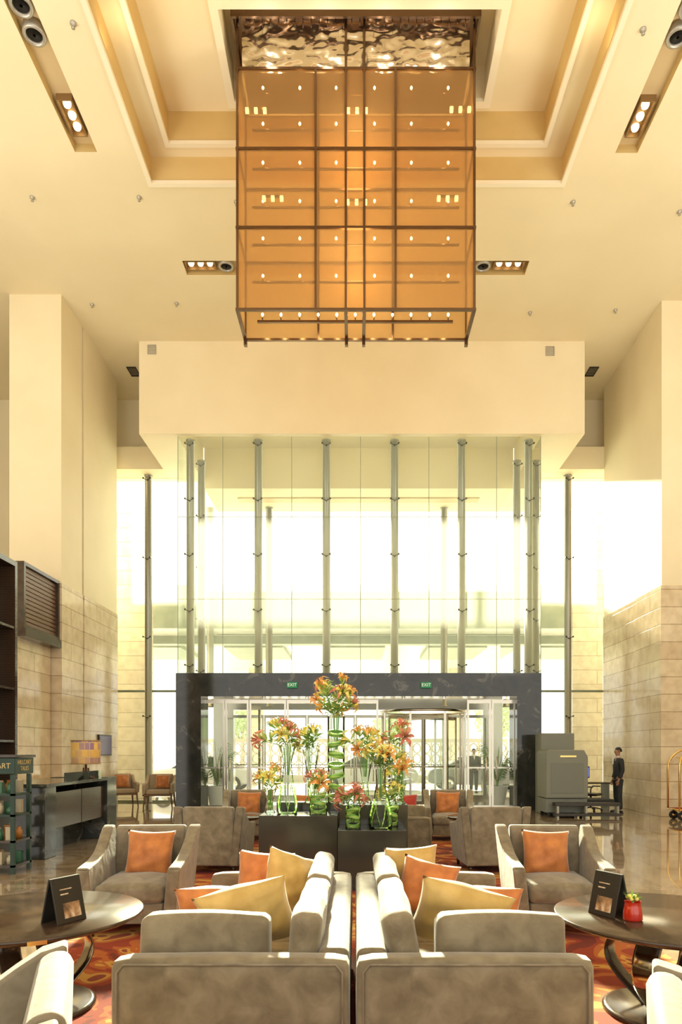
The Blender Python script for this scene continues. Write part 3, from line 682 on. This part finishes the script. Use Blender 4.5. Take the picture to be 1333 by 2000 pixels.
def vase(px,Y,zb,h,rb,rt,kinds,n,spread,lean=0,sty=0,leafy=9):
    x=PX(px,Y); nm='tall ' if h>.6 else 'short '
    t=thing('glass_vase',nm+'clear glass vase with green leaf lining','vase',(x,Y,zb),group='glass vases on the plinth')
    if sty==0: pr=[(rb,0),(rb,.02),(rb*.98,h*.4),(rt,h)]
    elif sty==1: pr=[(rb,0),(rb*.55,h*.12),(rb*.5,h*.45),(rt*.75,h*.85),(rt,h)]
    else: pr=[(rb,0),(rb*1.05,h*.15),(rb*.6,h*.5),(rb*.4,h*.75),(rt,h)]
    b=MB(); b.lathe(pr,n=24); b.obj('vase_glass','vaseglass',t)
    b=MB()
    def rad(z):
        for (ra,za),(rc,zc_) in zip(pr,pr[1:]):
            if za<=z<=zc_: return (ra+(rc-ra)*(z-za)/(zc_-za))
        return rb
    if sty==0:
        m=max(3,int(h/.16))
        for j in range(m):
            z=.06+j*(h*.85)/m; r=rad(z)*.86; tl=.03*(-1)**j
            b.tube([(r*math.cos(q*pi/8),r*math.sin(q*pi/8),z+tl*math.sin(q*pi/8+j)) for q in range(16)],.03,6,True,flat=(.2,1.)) 
    else:
        for j in range(4):
            a0=j*1.6; pts=[]
            for i in range(6):
                z=.03+h*.38*i/5; r=rad(z)*.75
                pts.append(((r*math.cos(a0+i*.15)),(r*math.sin(a0+i*.15)),z))
            b.tube(pts,.02,5,flat=(1.6,.25))
    b.obj('leaf_lining','lining',t)
    for i in range(n):
        kd=kinds[i%len(kinds)]
        a=2*pi*i/n+random.uniform(-.4,.4); el=random.uniform(.1,1.15) if i else 1.4
        R=spread*random.uniform(.75,1.12)
        d=Vector((math.cos(a)*math.cos(el),math.sin(a)*math.cos(el)*.8,math.sin(el)))
        hd=d*R+Vector((lean,0,.02))
        q=thing('lily',CN[kd]+' lily stem standing in glass vase','flower',(x,Y,zb+h-.12),group='lilies on the plinth')
        hl=hd+Vector((0,0,.12))
        b=MB(); b.tube([(d.x*.02,d.y*.02,-h*.3),(d.x*rt*.5,d.y*rt*.5,.1),tuple((hl+Vector((d.x*rt*.3,d.y*rt*.3,.1)))*.5),tuple(hl)],.004,5); b.obj('stem','stem',q)
        o=mkobj('bloom',BL[kd],q,loc=hl); o.rotation_euler=Vector((d.x*1.3+random.uniform(-.4,.4),d.y-.2,max(d.z,.1)*.7+random.uniform(-.2,.4))).to_track_quat('Z','Y').to_euler(); o.scale=(random.uniform(1.0,1.3),)*3
        for l in range(3):
            p=Vector((d.x*rt*.5,d.y*rt*.5,.1)).lerp(hl,.7+.1*l); dv=Vector((random.uniform(-1,1),random.uniform(-1,.4),random.uniform(.3,1.3)))
            o=mkobj('bud',BUD,q,loc=p+dv.normalized()*.03); o.rotation_euler=dv.to_track_quat('Z','Y').to_euler(); o.scale=(1.2,)*3
        b=MB()
        for l in range(leafy):
            u=.2+.78*l/leafy; p=Vector((d.x*rt*.5,d.y*rt*.5,.1)).lerp(hl,u); aa=random.random()*6.28; L=random.uniform(.13,.22)
            o1=Vector((math.cos(aa),math.sin(aa),random.uniform(-.2,.8))).normalized(); sd=o1.cross(Vector((0,0,1))).normalized()*.019
            m1=p+o1*L*.45+Vector((0,0,.012)); b.add([tuple(p),tuple(m1-sd),tuple(p+o1*L-Vector((0,0,.02))),tuple(m1+sd)],[(0,1,2,3)])
        b.obj('leaf','leaf',q)
ZA,ZB_,ZD=.866,.972,.721
vase(657,9.05,ZB_,1.17,.115,.115,['lilyo','lilyp','lilyy','lilyo'],12,.40,sty=0,leafy=12)
vase(608,8.95,ZB_,.70,.09,.12,['lilyy'],3,.25,sty=1,leafy=34)
vase(714,8.95,ZB_,.66,.09,.12,['lilyo','lilyy'],6,.27,sty=1,leafy=12)
vase(780,8.98,ZB_,.76,.06,.06,['lilyp'],4,.2,sty=2)
vase(562,8.6,ZA,.86,.12,.11,['lilyp','lilyp','lilyy'],7,.26,-.1,sty=2,leafy=12)
vase(528,8.75,ZA,.30,.07,.09,['lilyo','lilyy'],4,.22,sty=1)
vase(622,8.5,ZA,.27,.11,.10,['lilyp','lilyo'],4,.17,sty=0)
vase(690,8.2,ZD,.28,.09,.09,['lilyp'],5,.16,sty=0)
vase(744,8.2,ZD,.72,.14,.06,['lilyy','lilyy','lilyo'],6,.25,.05,sty=2,leafy=14)
vase(767,8.45,ZD,.28,.07,.08,['lilyy'],2,.17,sty=0,leafy=24)
vase(784,8.85,ZB_,.27,.06,.08,['lilyo','lilyo','lilyy'],4,.2,sty=1)
# ---------------------------------------------------------------- left side
b=MB(); t=thing('louvered_screen','dark timber louvered screen above the shop','screen',(-7.44,15.1,0))
b.box(-.1,.1,0,1.82,5.78,5.86); b.box(-.1,.1,0,1.82,4.38,4.46); b.box(-.1,.1,0,.08,4.46,5.78); b.box(-.1,.1,1.74,1.82,4.46,5.78); b.box(-2.2,.14,0,1.83,4.2,4.38); b.obj('screen_frame','darkwood',t)
b=MB()
for i in range(13): b.box(-.03,.03,.08,1.74,4.48+i*.1,4.555+i*.1)
b.obj('louver','legwood',t)
b=MB(); b.box(-8.6,-7.56,15.0,16.9,0,4.2); b.box(-13,-8.6,15,16.9,0,5.8); struct(b,'wall_left.003','stone')
t=thing('display_shelving','tall dark veneered open shelving unit','shelving',(-5.86,10.4,0))
b=MB(); b.box(-.6,0,1.34,1.42,0,4.92); b.box(-.6,0,-.5,-.43,0,4.92); b.box(-.6,0,-.43,1.34,4.83,4.92); b.box(-.6,-.56,-.43,1.34,0,4.83); b.obj('carcass','ebony',t)
for z in (.05,.9,1.8,2.7,3.75):
    b=MB(); b.box(-.56,-.01,-.43,1.34,z,z+.04); b.obj('shelf','darkwood',t)
t=thing('display_cart','bottle green shop cart with gold lettered sign','display cart',(-5.35,9.12,0))
for x in (0,.73):
    for y in (0,.45):
        b=MB(); b.box(x,x+.05,y,y+.05,0,1.335); b.obj('cart_post','green',t)
b=MB(); b.box(-.02,.80,-.02,.52,1.34,1.56); b.obj('sign_box','green',t,bevel=.01)
b=MB(); b.box(-.04,.82,-.04,.54,1.565,1.60); b.obj('cart_top','darkwood',t)
textmesh('lettering','HILLCART\nTALES',.085,'goldletter',t,(.803,.25,1.455),(pi/2,0,pi/2)); textmesh('lettering','HILLCART',.10,'goldletter',t,(.52,-.023,1.45),(pi/2,0,0))
shz=(.12,.45,.80,1.08)
for z in shz:
    b=MB(); b.box(0.0,.78,0.0,.50,z-.03,z); b.obj('shelf','darkwood' if z<.5 else 'green',t)
random.seed(3)
for z in shz:
    for i in range(5):
        for yy in (.12,.36):
            k=random.choice(['jar','jaro','jarg','jar']); hh=random.uniform(.1,.17); r=.045
            b=MB()
            if random.random()<.6: b.lathe([(r,0),(r,hh*.7),(r*.6,hh*.82),(r*.65,hh),(0,hh)],n=16); nm='storage_jar'; lb='small lidded jar on the display cart'
            else: b.box(-r,r,-r*.8,r*.8,0,hh); b.box(-r*1.04,r*1.04,-r*.84,r*.84,hh,hh+.015); nm='gift_box'; lb='small packaged gift box on the display cart'
            b.obj(nm,k,label=lb,cat='jar' if nm=='storage_jar' else 'box',group='goods on the display cart',loc=(-5.35+.11+i*.14,9.12+yy,z+.001))
t=thing('reception_desk','dark marble and ebony veneer reception desk','desk',(0,0,0))
b=MB(); b.box(-5.75,-4.72,10.35,10.75,0,1.10); b.obj('end_panel','blackmarble',t,bevel=.01)
b=MB(); b.box(-5.75,-4.68,12.85,13.35,0,1.16); b.obj('end_panel','blackmarble',t,bevel=.01)
for y0_,y1_ in ((10.76,11.79),(11.81,12.84)):
    b=MB(); b.box(-5.7,-4.74,y0_,y1_,.42,1.0); b.obj('drawer_front','ebony',t,bevel=.008)
b=MB(); b.box(-5.6,-5.1,10.76,12.84,0,.41); b.obj('desk_plinth','blackmarble',t)
b=MB(); b.box(-5.8,-4.66,10.3,12.84,1.101,1.15); b.obj('worktop','blackmarble',t,bevel=.006)
b=MB(); b.box(-4.70,-4.685,11.0,12.6,1.151,1.30);  b.obj('glass_screen','vaseglass',t)
t=thing('table_lamp','table lamp with amber and purple patchwork drum shade','lamp',(PX(168,12.2),12.2,1.151))
b=MB(); b.lathe([(.245,.27),(.25,.30),(.25,.66),(.245,.69)],n=40); b.obj('lamp_shade','shade',t)
b=MB()
for z in (.275,.685):
    b.tube([(.252*math.cos(q*pi/16),.252*math.sin(q*pi/16),z) for q in range(32)],.009,6,True)
b.obj('shade_rings','ring',t)
b=MB()
for s in (-1,1): b.tube([(s*.16,0,0),(s*.10,0,.06),(s*.05,0,.12),(s*.04,0,.2)],.016,8); b.tube([(0,s*.12,0),(0,s*.08,.06),(0,s*.04,.12),(0,0,.2)],.016,8)
b.cyl((0,0,.18),(0,0,.30),.02,n=10); b.obj('lamp_base','legwood',t)
t=thing('wall_television','small wall mounted screen on stone pier','television',(-7.27,19.7,1.82))
b=MB(); b.box(0,.05,-.5,.5,-.3,.3); b.obj('television_case','black',t,bevel=.01)
b=MB(); b.box(.051,.056,-.46,.46,-.26,.26); b.obj('screen','screen',t)
def woodchair():
    t=thing('side_chair','tan open armchair with curved wooden arms','armchair',(0,0,0),group='wooden armchairs by the window')
    b=MB(); b.box(-.3,.3,-.32,.30,.36,.48); b.obj('seat','tan',t,bevel=.04)
    b=MB(); b.prism([(.24,.48),(.34,.88),(.41,.88),(.34,.44)],-.3,.3,'x'); b.obj('backrest','tan',t,bevel=.03)
    for s in (-1,1):
        b=MB(); b.prism([(-.34,.38),(-.38,.60),(-.32,.66),(0,.66),(.25,.74),(.38,.86),(.38,.4)],s*.30,s*.38,'x'); bmesh.ops.recalc_face_normals(b.bm,faces=b.bm.faces); b.obj('arm','tan',t,bevel=.025)
        for y0,y1 in ((-.30,-.34),(.28,.36)):
            b=MB(); b.tube([(s*.32,y0,.40),(s*.33,(y0+y1)/2,.2),(s*.35,y1,0)],[.028,.022,.014],8); b.obj('leg','legwood',t)
    b=MB(); b.box(-.33,.33,-.33,.32,.32,.36); b.obj('seat_rail','legwood',t,bevel=.01)
    return t
wc=woodchair(); wc.location=(PX(312,20.0),20.0,0); wc.rotation_euler=(0,0,.15); wc.scale=(1.15,1.15,1.1)
clone(wc,(PX(238,20.4),20.4,0),.5)
pillow('orange',(PX(318,20.),20.0,.76),(-.3,0,.15),'orange cushion on tan window chair',grp='window chair cushions',sc=.9); pillow('orange',(PX(240,20.4),20.36,.76),(-.3,0,.5),'orange cushion on tan window chair',grp='window chair cushions',sc=.9)
# ---------------------------------------------------------------- right side
t=thing('baggage_scanner','grey airport style baggage x-ray scanner','x-ray scanner',(4.75,17.0,0))
b=MB(); b.prism([(0,.47),(0,1.62),(.06,1.68),(.95,1.68),(1.05,1.5),(1.05,.47)],0,.9,'y'); b.obj('scanner_body','scang',t,bevel=.03)
b=MB(); b.box(.12,1.0,.92,1.5,.0,2.12); b.obj('rear_cabinet','scang',t,bevel=.02)
b=MB(); b.box(.35,.75,-.012,-.002,1.5,1.54); b.obj('control_panel','brass',t)
b=MB(); b.box(.12,.93,-.008,-.002,.6,1.35); b.obj('side_panel','scand',t,bevel=.004)
b=MB(); b.box(0,1.04,.05,.85,.12,.46); b.obj('undercarriage','scand',t)
b=MB(); b.box(1.06,1.75,.1,.8,.36,.44); b.obj('conveyor','rubber',t,bevel=.02)
b=MB(); b.box(.15,1.75,-.28,-.02,.30,.38); b.box(.15,1.75,-.28,-.02,.05,.12); b.obj('roller_table','darkmetal',t,bevel=.01)
for x in (.2,.9,1.68):
    b=MB(); b.box(x,x+.05,-.24,-.19,0,.3); b.obj('leg','steel',t)
    b=MB(); b.box(x,x+.05,-.1,-.05,0,.3); b.obj('leg','steel',t)
for x in (.1,.9):
    for y in (.1,.75):
        b=MB(); b.cyl((x,y,0),(x,y,.12),.04,n=10); b.obj('caster','rubber',t)
t=thing('security_desk','small plain security desk','desk',(6.25,19.4,0))
b=MB(); b.box(0,1.0,0,.6,.72,.76); b.obj('desk_top','darkwood',t)
for x in (.02,.93):
    b=MB(); b.box(x,x+.05,.03,.57,0,.72); b.obj('desk_side','scand',t)
t=thing('computer_monitor','computer monitor with blue screen on desk','monitor',(6.52,19.6,.761))
b=MB(); b.box(-.2,.2,-.02,.02,.12,.45); b.obj('monitor_case','black',t,bevel=.008)
b=MB(); b.box(-.18,.18,-.024,-.021,.15,.42); b.obj('screen','bluescreen',t)
b=MB(); b.cyl((0,0,.0),(0,0,.12),.02,n=8); b.lathe([(.1,0),(.1,.012),(0,.014)],n=20); b.obj('monitor_stand','black',t)
t=thing('office_chair','black office swivel chair with armrests','office chair',(6.45,18.7,0),.9)
b=MB(); b.box(-.24,.24,-.24,.22,.43,.50); b.obj('seat','black',t,bevel=.03)
b=MB(); b.box(-.22,.22,.22,.27,.58,1.0); b.box(-.03,.03,.2,.24,.45,.6); b.obj('backrest','black',t,bevel=.02)
for s in (-1,1):
    b=MB(); b.tube([(s*.25,.1,.46),(s*.29,.1,.6),(s*.29,.05,.68),(s*.29,-.16,.68)],.018,8); b.obj('armrest','black',t)
b=MB(); b.cyl((0,0,.1),(0,0,.43),.03,n=10)
for k in range(5):
    a=k*2*pi/5; b.tube([(0,0,.12),(.28*math.cos(a),.28*math.sin(a),.07)],.02,6); b.ball((.28*math.cos(a),.28*math.sin(a),.035),.035,8)
b.obj('swivel_base','darkmetal',t)
t=thing('luggage_cart','polished brass birdcage luggage cart with maroon deck','luggage cart',(8.22,16.45,0))
b=MB(); b.box(-.55,.55,-.3,.3,.22,.27); b.obj('deck','maroon',t,bevel=.02)
b=MB(); 
for y in (-.31,.31): b.cyl((-.55,y,.25),(.55,y,.25),.02,n=8)
for x in (-.56,.56): b.cyl((x,-.3,.25),(x,.3,.25),.02,n=8)
b.obj('deck_rail','brass',t)
b=MB()
for sx in(-1,1):
    for sy in(-1,1):
        b.tube([(sx*.55,sy*.3,.26)]+[(sx*.55,sy*.3,1.25)]+[(sx*.55*math.cos(u),sy*.3*math.cos(u),1.25+.5*math.sin(u)) for u in [i*pi/2/8 for i in range(1,9)]],.025,8)
b.ball((0,0,1.78),.04); b.obj('cage_frame','brass',t)
b=MB(); b.cyl((-.5,0,1.5),(.5,0,1.5),.014,n=8); b.obj('hanging_rail','brass',t)
for x in(-.45,.45):
    for y in(-.22,.22):
        b=MB(); b.mi=0; b.cyl((x,y-.03,.1),(x,y+.03,.1),.1,n=18); b.mi=1; b.cyl((x,y-.035,.1),(x,y+.035,.1),.04,n=10); b.cyl((x,y,.1),(x,y,.23),.02,n=8); b.obj('wheel',['rubber','brass'],t)
# ---------------------------------------------------------------- people
def skin(name,pts,edges,matn,parent,root=0,sub=2):
    bm=bmesh.new(); ly=bm.verts.layers.skin.verify(); vs=[]
    for i,(p,r) in enumerate(pts):
        v=bm.verts.new(p); v[ly].radius=(r if isinstance(r,tuple) else (r,r)); v[ly].use_root=(i==root); vs.append(v)
    for a,c in edges: bm.edges.new((vs[a],vs[c]))
    me=bpy.data.meshes.new(name); bm.to_mesh(me); bm.free(); me.materials.append(M[matn])
    o=mkobj(name,me,parent); k=o.modifiers.new('skin','SKIN'); k.use_smooth_shade=True
    q=o.modifiers.new('sub','SUBSURF'); q.levels=sub; q.render_levels=sub
    return o
def person(loc,rz,lab):
    t=thing('person',lab,'person',loc,rz)
    P=[((0,0,.95),(.13,.10)),((0,0,1.12),(.125,.095)),((0,.0,1.32),(.15,.105)),((0,.01,1.45),(.08,.07)),((0,0,1.52),.05),((0,-.015,1.58),(.06,.07)),((0,-.01,1.65),(.072,.092)),((0,0,1.71),(.06,.075)),((0,-.1,1.635),.012)]
    E=[(0,1),(1,2),(2,3),(3,4),(4,5),(5,6),(6,7),(6,8)]
    for s in(-1,1):
        n=len(P)
        P+=[((s*.17,.01,1.41),.055),((s*.22,.03,1.14),.042),((s*.215,-.06,.90),.026),((s*.21,-.08,.84),(.018,.034))]
        E+=[(2,n),(n,n+1),(n+1,n+2),(n+2,n+3)]
        for f,(yy,L) in enumerate(((-.03,.06),(-.012,.07),(.008,.065),(.026,.05))):
            m=len(P); P+=[((s*.208,-.08+yy,.80),.009),((s*.20,-.09+yy,.80-L*.5),.008),((s*.188,-.092+yy,.80-L),.007)]; E+=[(n+3,m),(m,m+1),(m+1,m+2)]
        m=len(P); P+=[((s*.195,-.12,.84),.010),((s*.185,-.135,.80),.008)]; E+=[(n+3,m),(m,m+1)]
        n=len(P); P+=[((s*.09,0,.88),.085),((s*.10,-.01,.50),.055),((s*.10,.02,.10),.04)]; E+=[(0,n),(n,n+1),(n+1,n+2)]
    skin('body',P,E,'skin',t)
    J=[((0,0,.84),(.175,.14)),((0,0,1.10),(.155,.13)),((0,0,1.32),(.18,.14)),((0,.015,1.455),(.09,.08))]; E=[(0,1),(1,2),(2,3)]
    for s in(-1,1):
        n=len(J); J+=[((s*.18,.01,1.40),.078),((s*.23,.03,1.14),.065),((s*.22,-.05,.92),.048)]; E+=[(2,n),(n,n+1),(n+1,n+2)]
    skin('jacket',J,E,'suit',t)
    J=[((0,0,.95),(.14,.11))]; E=[]
    for s in(-1,1):
        n=len(J); J+=[((s*.09,0,.86),.105),((s*.10,-.01,.50),.082),((s*.10,.02,.08),.068)]; E+=[(0,n),(n,n+1),(n+1,n+2)]
    skin('trousers',J,E,'suit',t)
    b=MB(); b.prism([(-.035,1.49),(.035,1.49),(0,1.30)],-.15,-.125,'y'); b.lathe([(.062,1.475),(.058,1.52)],n=16); b.obj('shirt','shirt',t)
    for s in(-1,1):
        b=MB(); b.ball((s*.10,-.04,.04),(.05,.14,.045),14); b.box(s*.10-.045,s*.10+.045,-.17,.09,0,.02); b.obj('shoe','black',t)
        b=MB(); b.ball((s*.03,-.088,1.665),(.012,.008,.007),8); b.obj('eye','white',t)
        b=MB(); b.ball((s*.078,.0,1.65),(.012,.022,.032),8); b.obj('ear','skin',t)
    b=MB(); b.box(-.022,.022,-.095,-.085,1.598,1.604); b.obj('mouth','maroon',t)
    def hair(u,v):
        th=u*1.75; ph=v*2*pi; back=(1+math.sin(ph))/2; th=th*(.55+.55*back)
        return (.080*math.sin(th)*math.cos(ph),.006+.098*math.sin(th)*math.sin(ph),1.66+.098*math.cos(th))
    b=MB(); b.surf(hair,10,24); b.obj('hair','hair',t)
person((PX(1208,18.2),18.2,0),-pi/2,'standing person in a dark suit facing the doors')
person((PX(926,26.9),26.9,0),0,'person in dark clothes standing outside')
# ---------------------------------------------------------------- lights
w=bpy.data.worlds.new('w'); S.world=w; w.use_nodes=True
bg=w.node_tree.nodes['Background']; bg.inputs[0].default_value=(1.0,.965,.88,1); bg.inputs[1].default_value=2.0
def light(name,typ,loc,en,col,size=1,dirv=None,sy=None):
    l=bpy.data.lights.new(name,typ); l.energy=en; l.color=col; o=bpy.data.objects.new(name,l); COL.objects.link(o); o.location=loc
    if typ=='AREA':
        l.size=size
        if sy: l.shape='RECTANGLE'; l.size_y=sy
    elif typ=='POINT': l.shadow_soft_size=size
    elif typ=='SUN': l.angle=size
    if dirv: o.rotation_euler=Vector(dirv).to_track_quat('-Z','Y').to_euler()
    return o
light('sun_light','SUN',(0,40,30),36,(1,.86,.62),.05,(.07,-1,-.405))
light('chandelier_glow','POINT',(0,12.45,12.6),55,(1,.75,.42),.3)
light('chandelier_glow_low','POINT',(0,12.45,10.4),55,(1,.75,.42),.3)
for x in (-1.5,-.5,.5,1.5): light('band_lamp','POINT',(x,11.72,13.9),6,(1,.9,.7),.08)
light('ceiling_fill_light','AREA',(-9.5,8,5.5),620,(1,.94,.8),3,(.15,.1,1),8); light('ceiling_fill_light','AREA',(9.5,8,5.5),620,(1,.94,.8),3,(-.15,.1,1),8)  # unseen upward fill on both sides, added to brighten the ceiling
light('cove_left','AREA',(-3.95,11,13.1),12,(1,.75,.4),.3,(.2,0,1),4); light('cove_right','AREA',(4.0,11,13.1),12,(1,.75,.4),.3,(-.2,0,1),4)
light('lamp_glow','POINT',(PX(168,12.2),12.2,1.6),5,(1,.65,.25),.1)
# camera
cam=bpy.data.cameras.new('cam'); co=bpy.data.objects.new('camera',cam); COL.objects.link(co); S.camera=co
co.location=(0,0,H); co.rotation_euler=(pi/2,0,0); cam.sensor_fit='VERTICAL'; cam.sensor_height=36; cam.sensor_width=24; cam.lens=F/2000*36
cam.shift_x=-(CX-666.5)/2000; cam.shift_y=(HY-1000)/2000; cam.clip_end=300
S.view_settings.view_transform='Standard'; S.view_settings.look='None'; S.view_settings.exposure=0.03
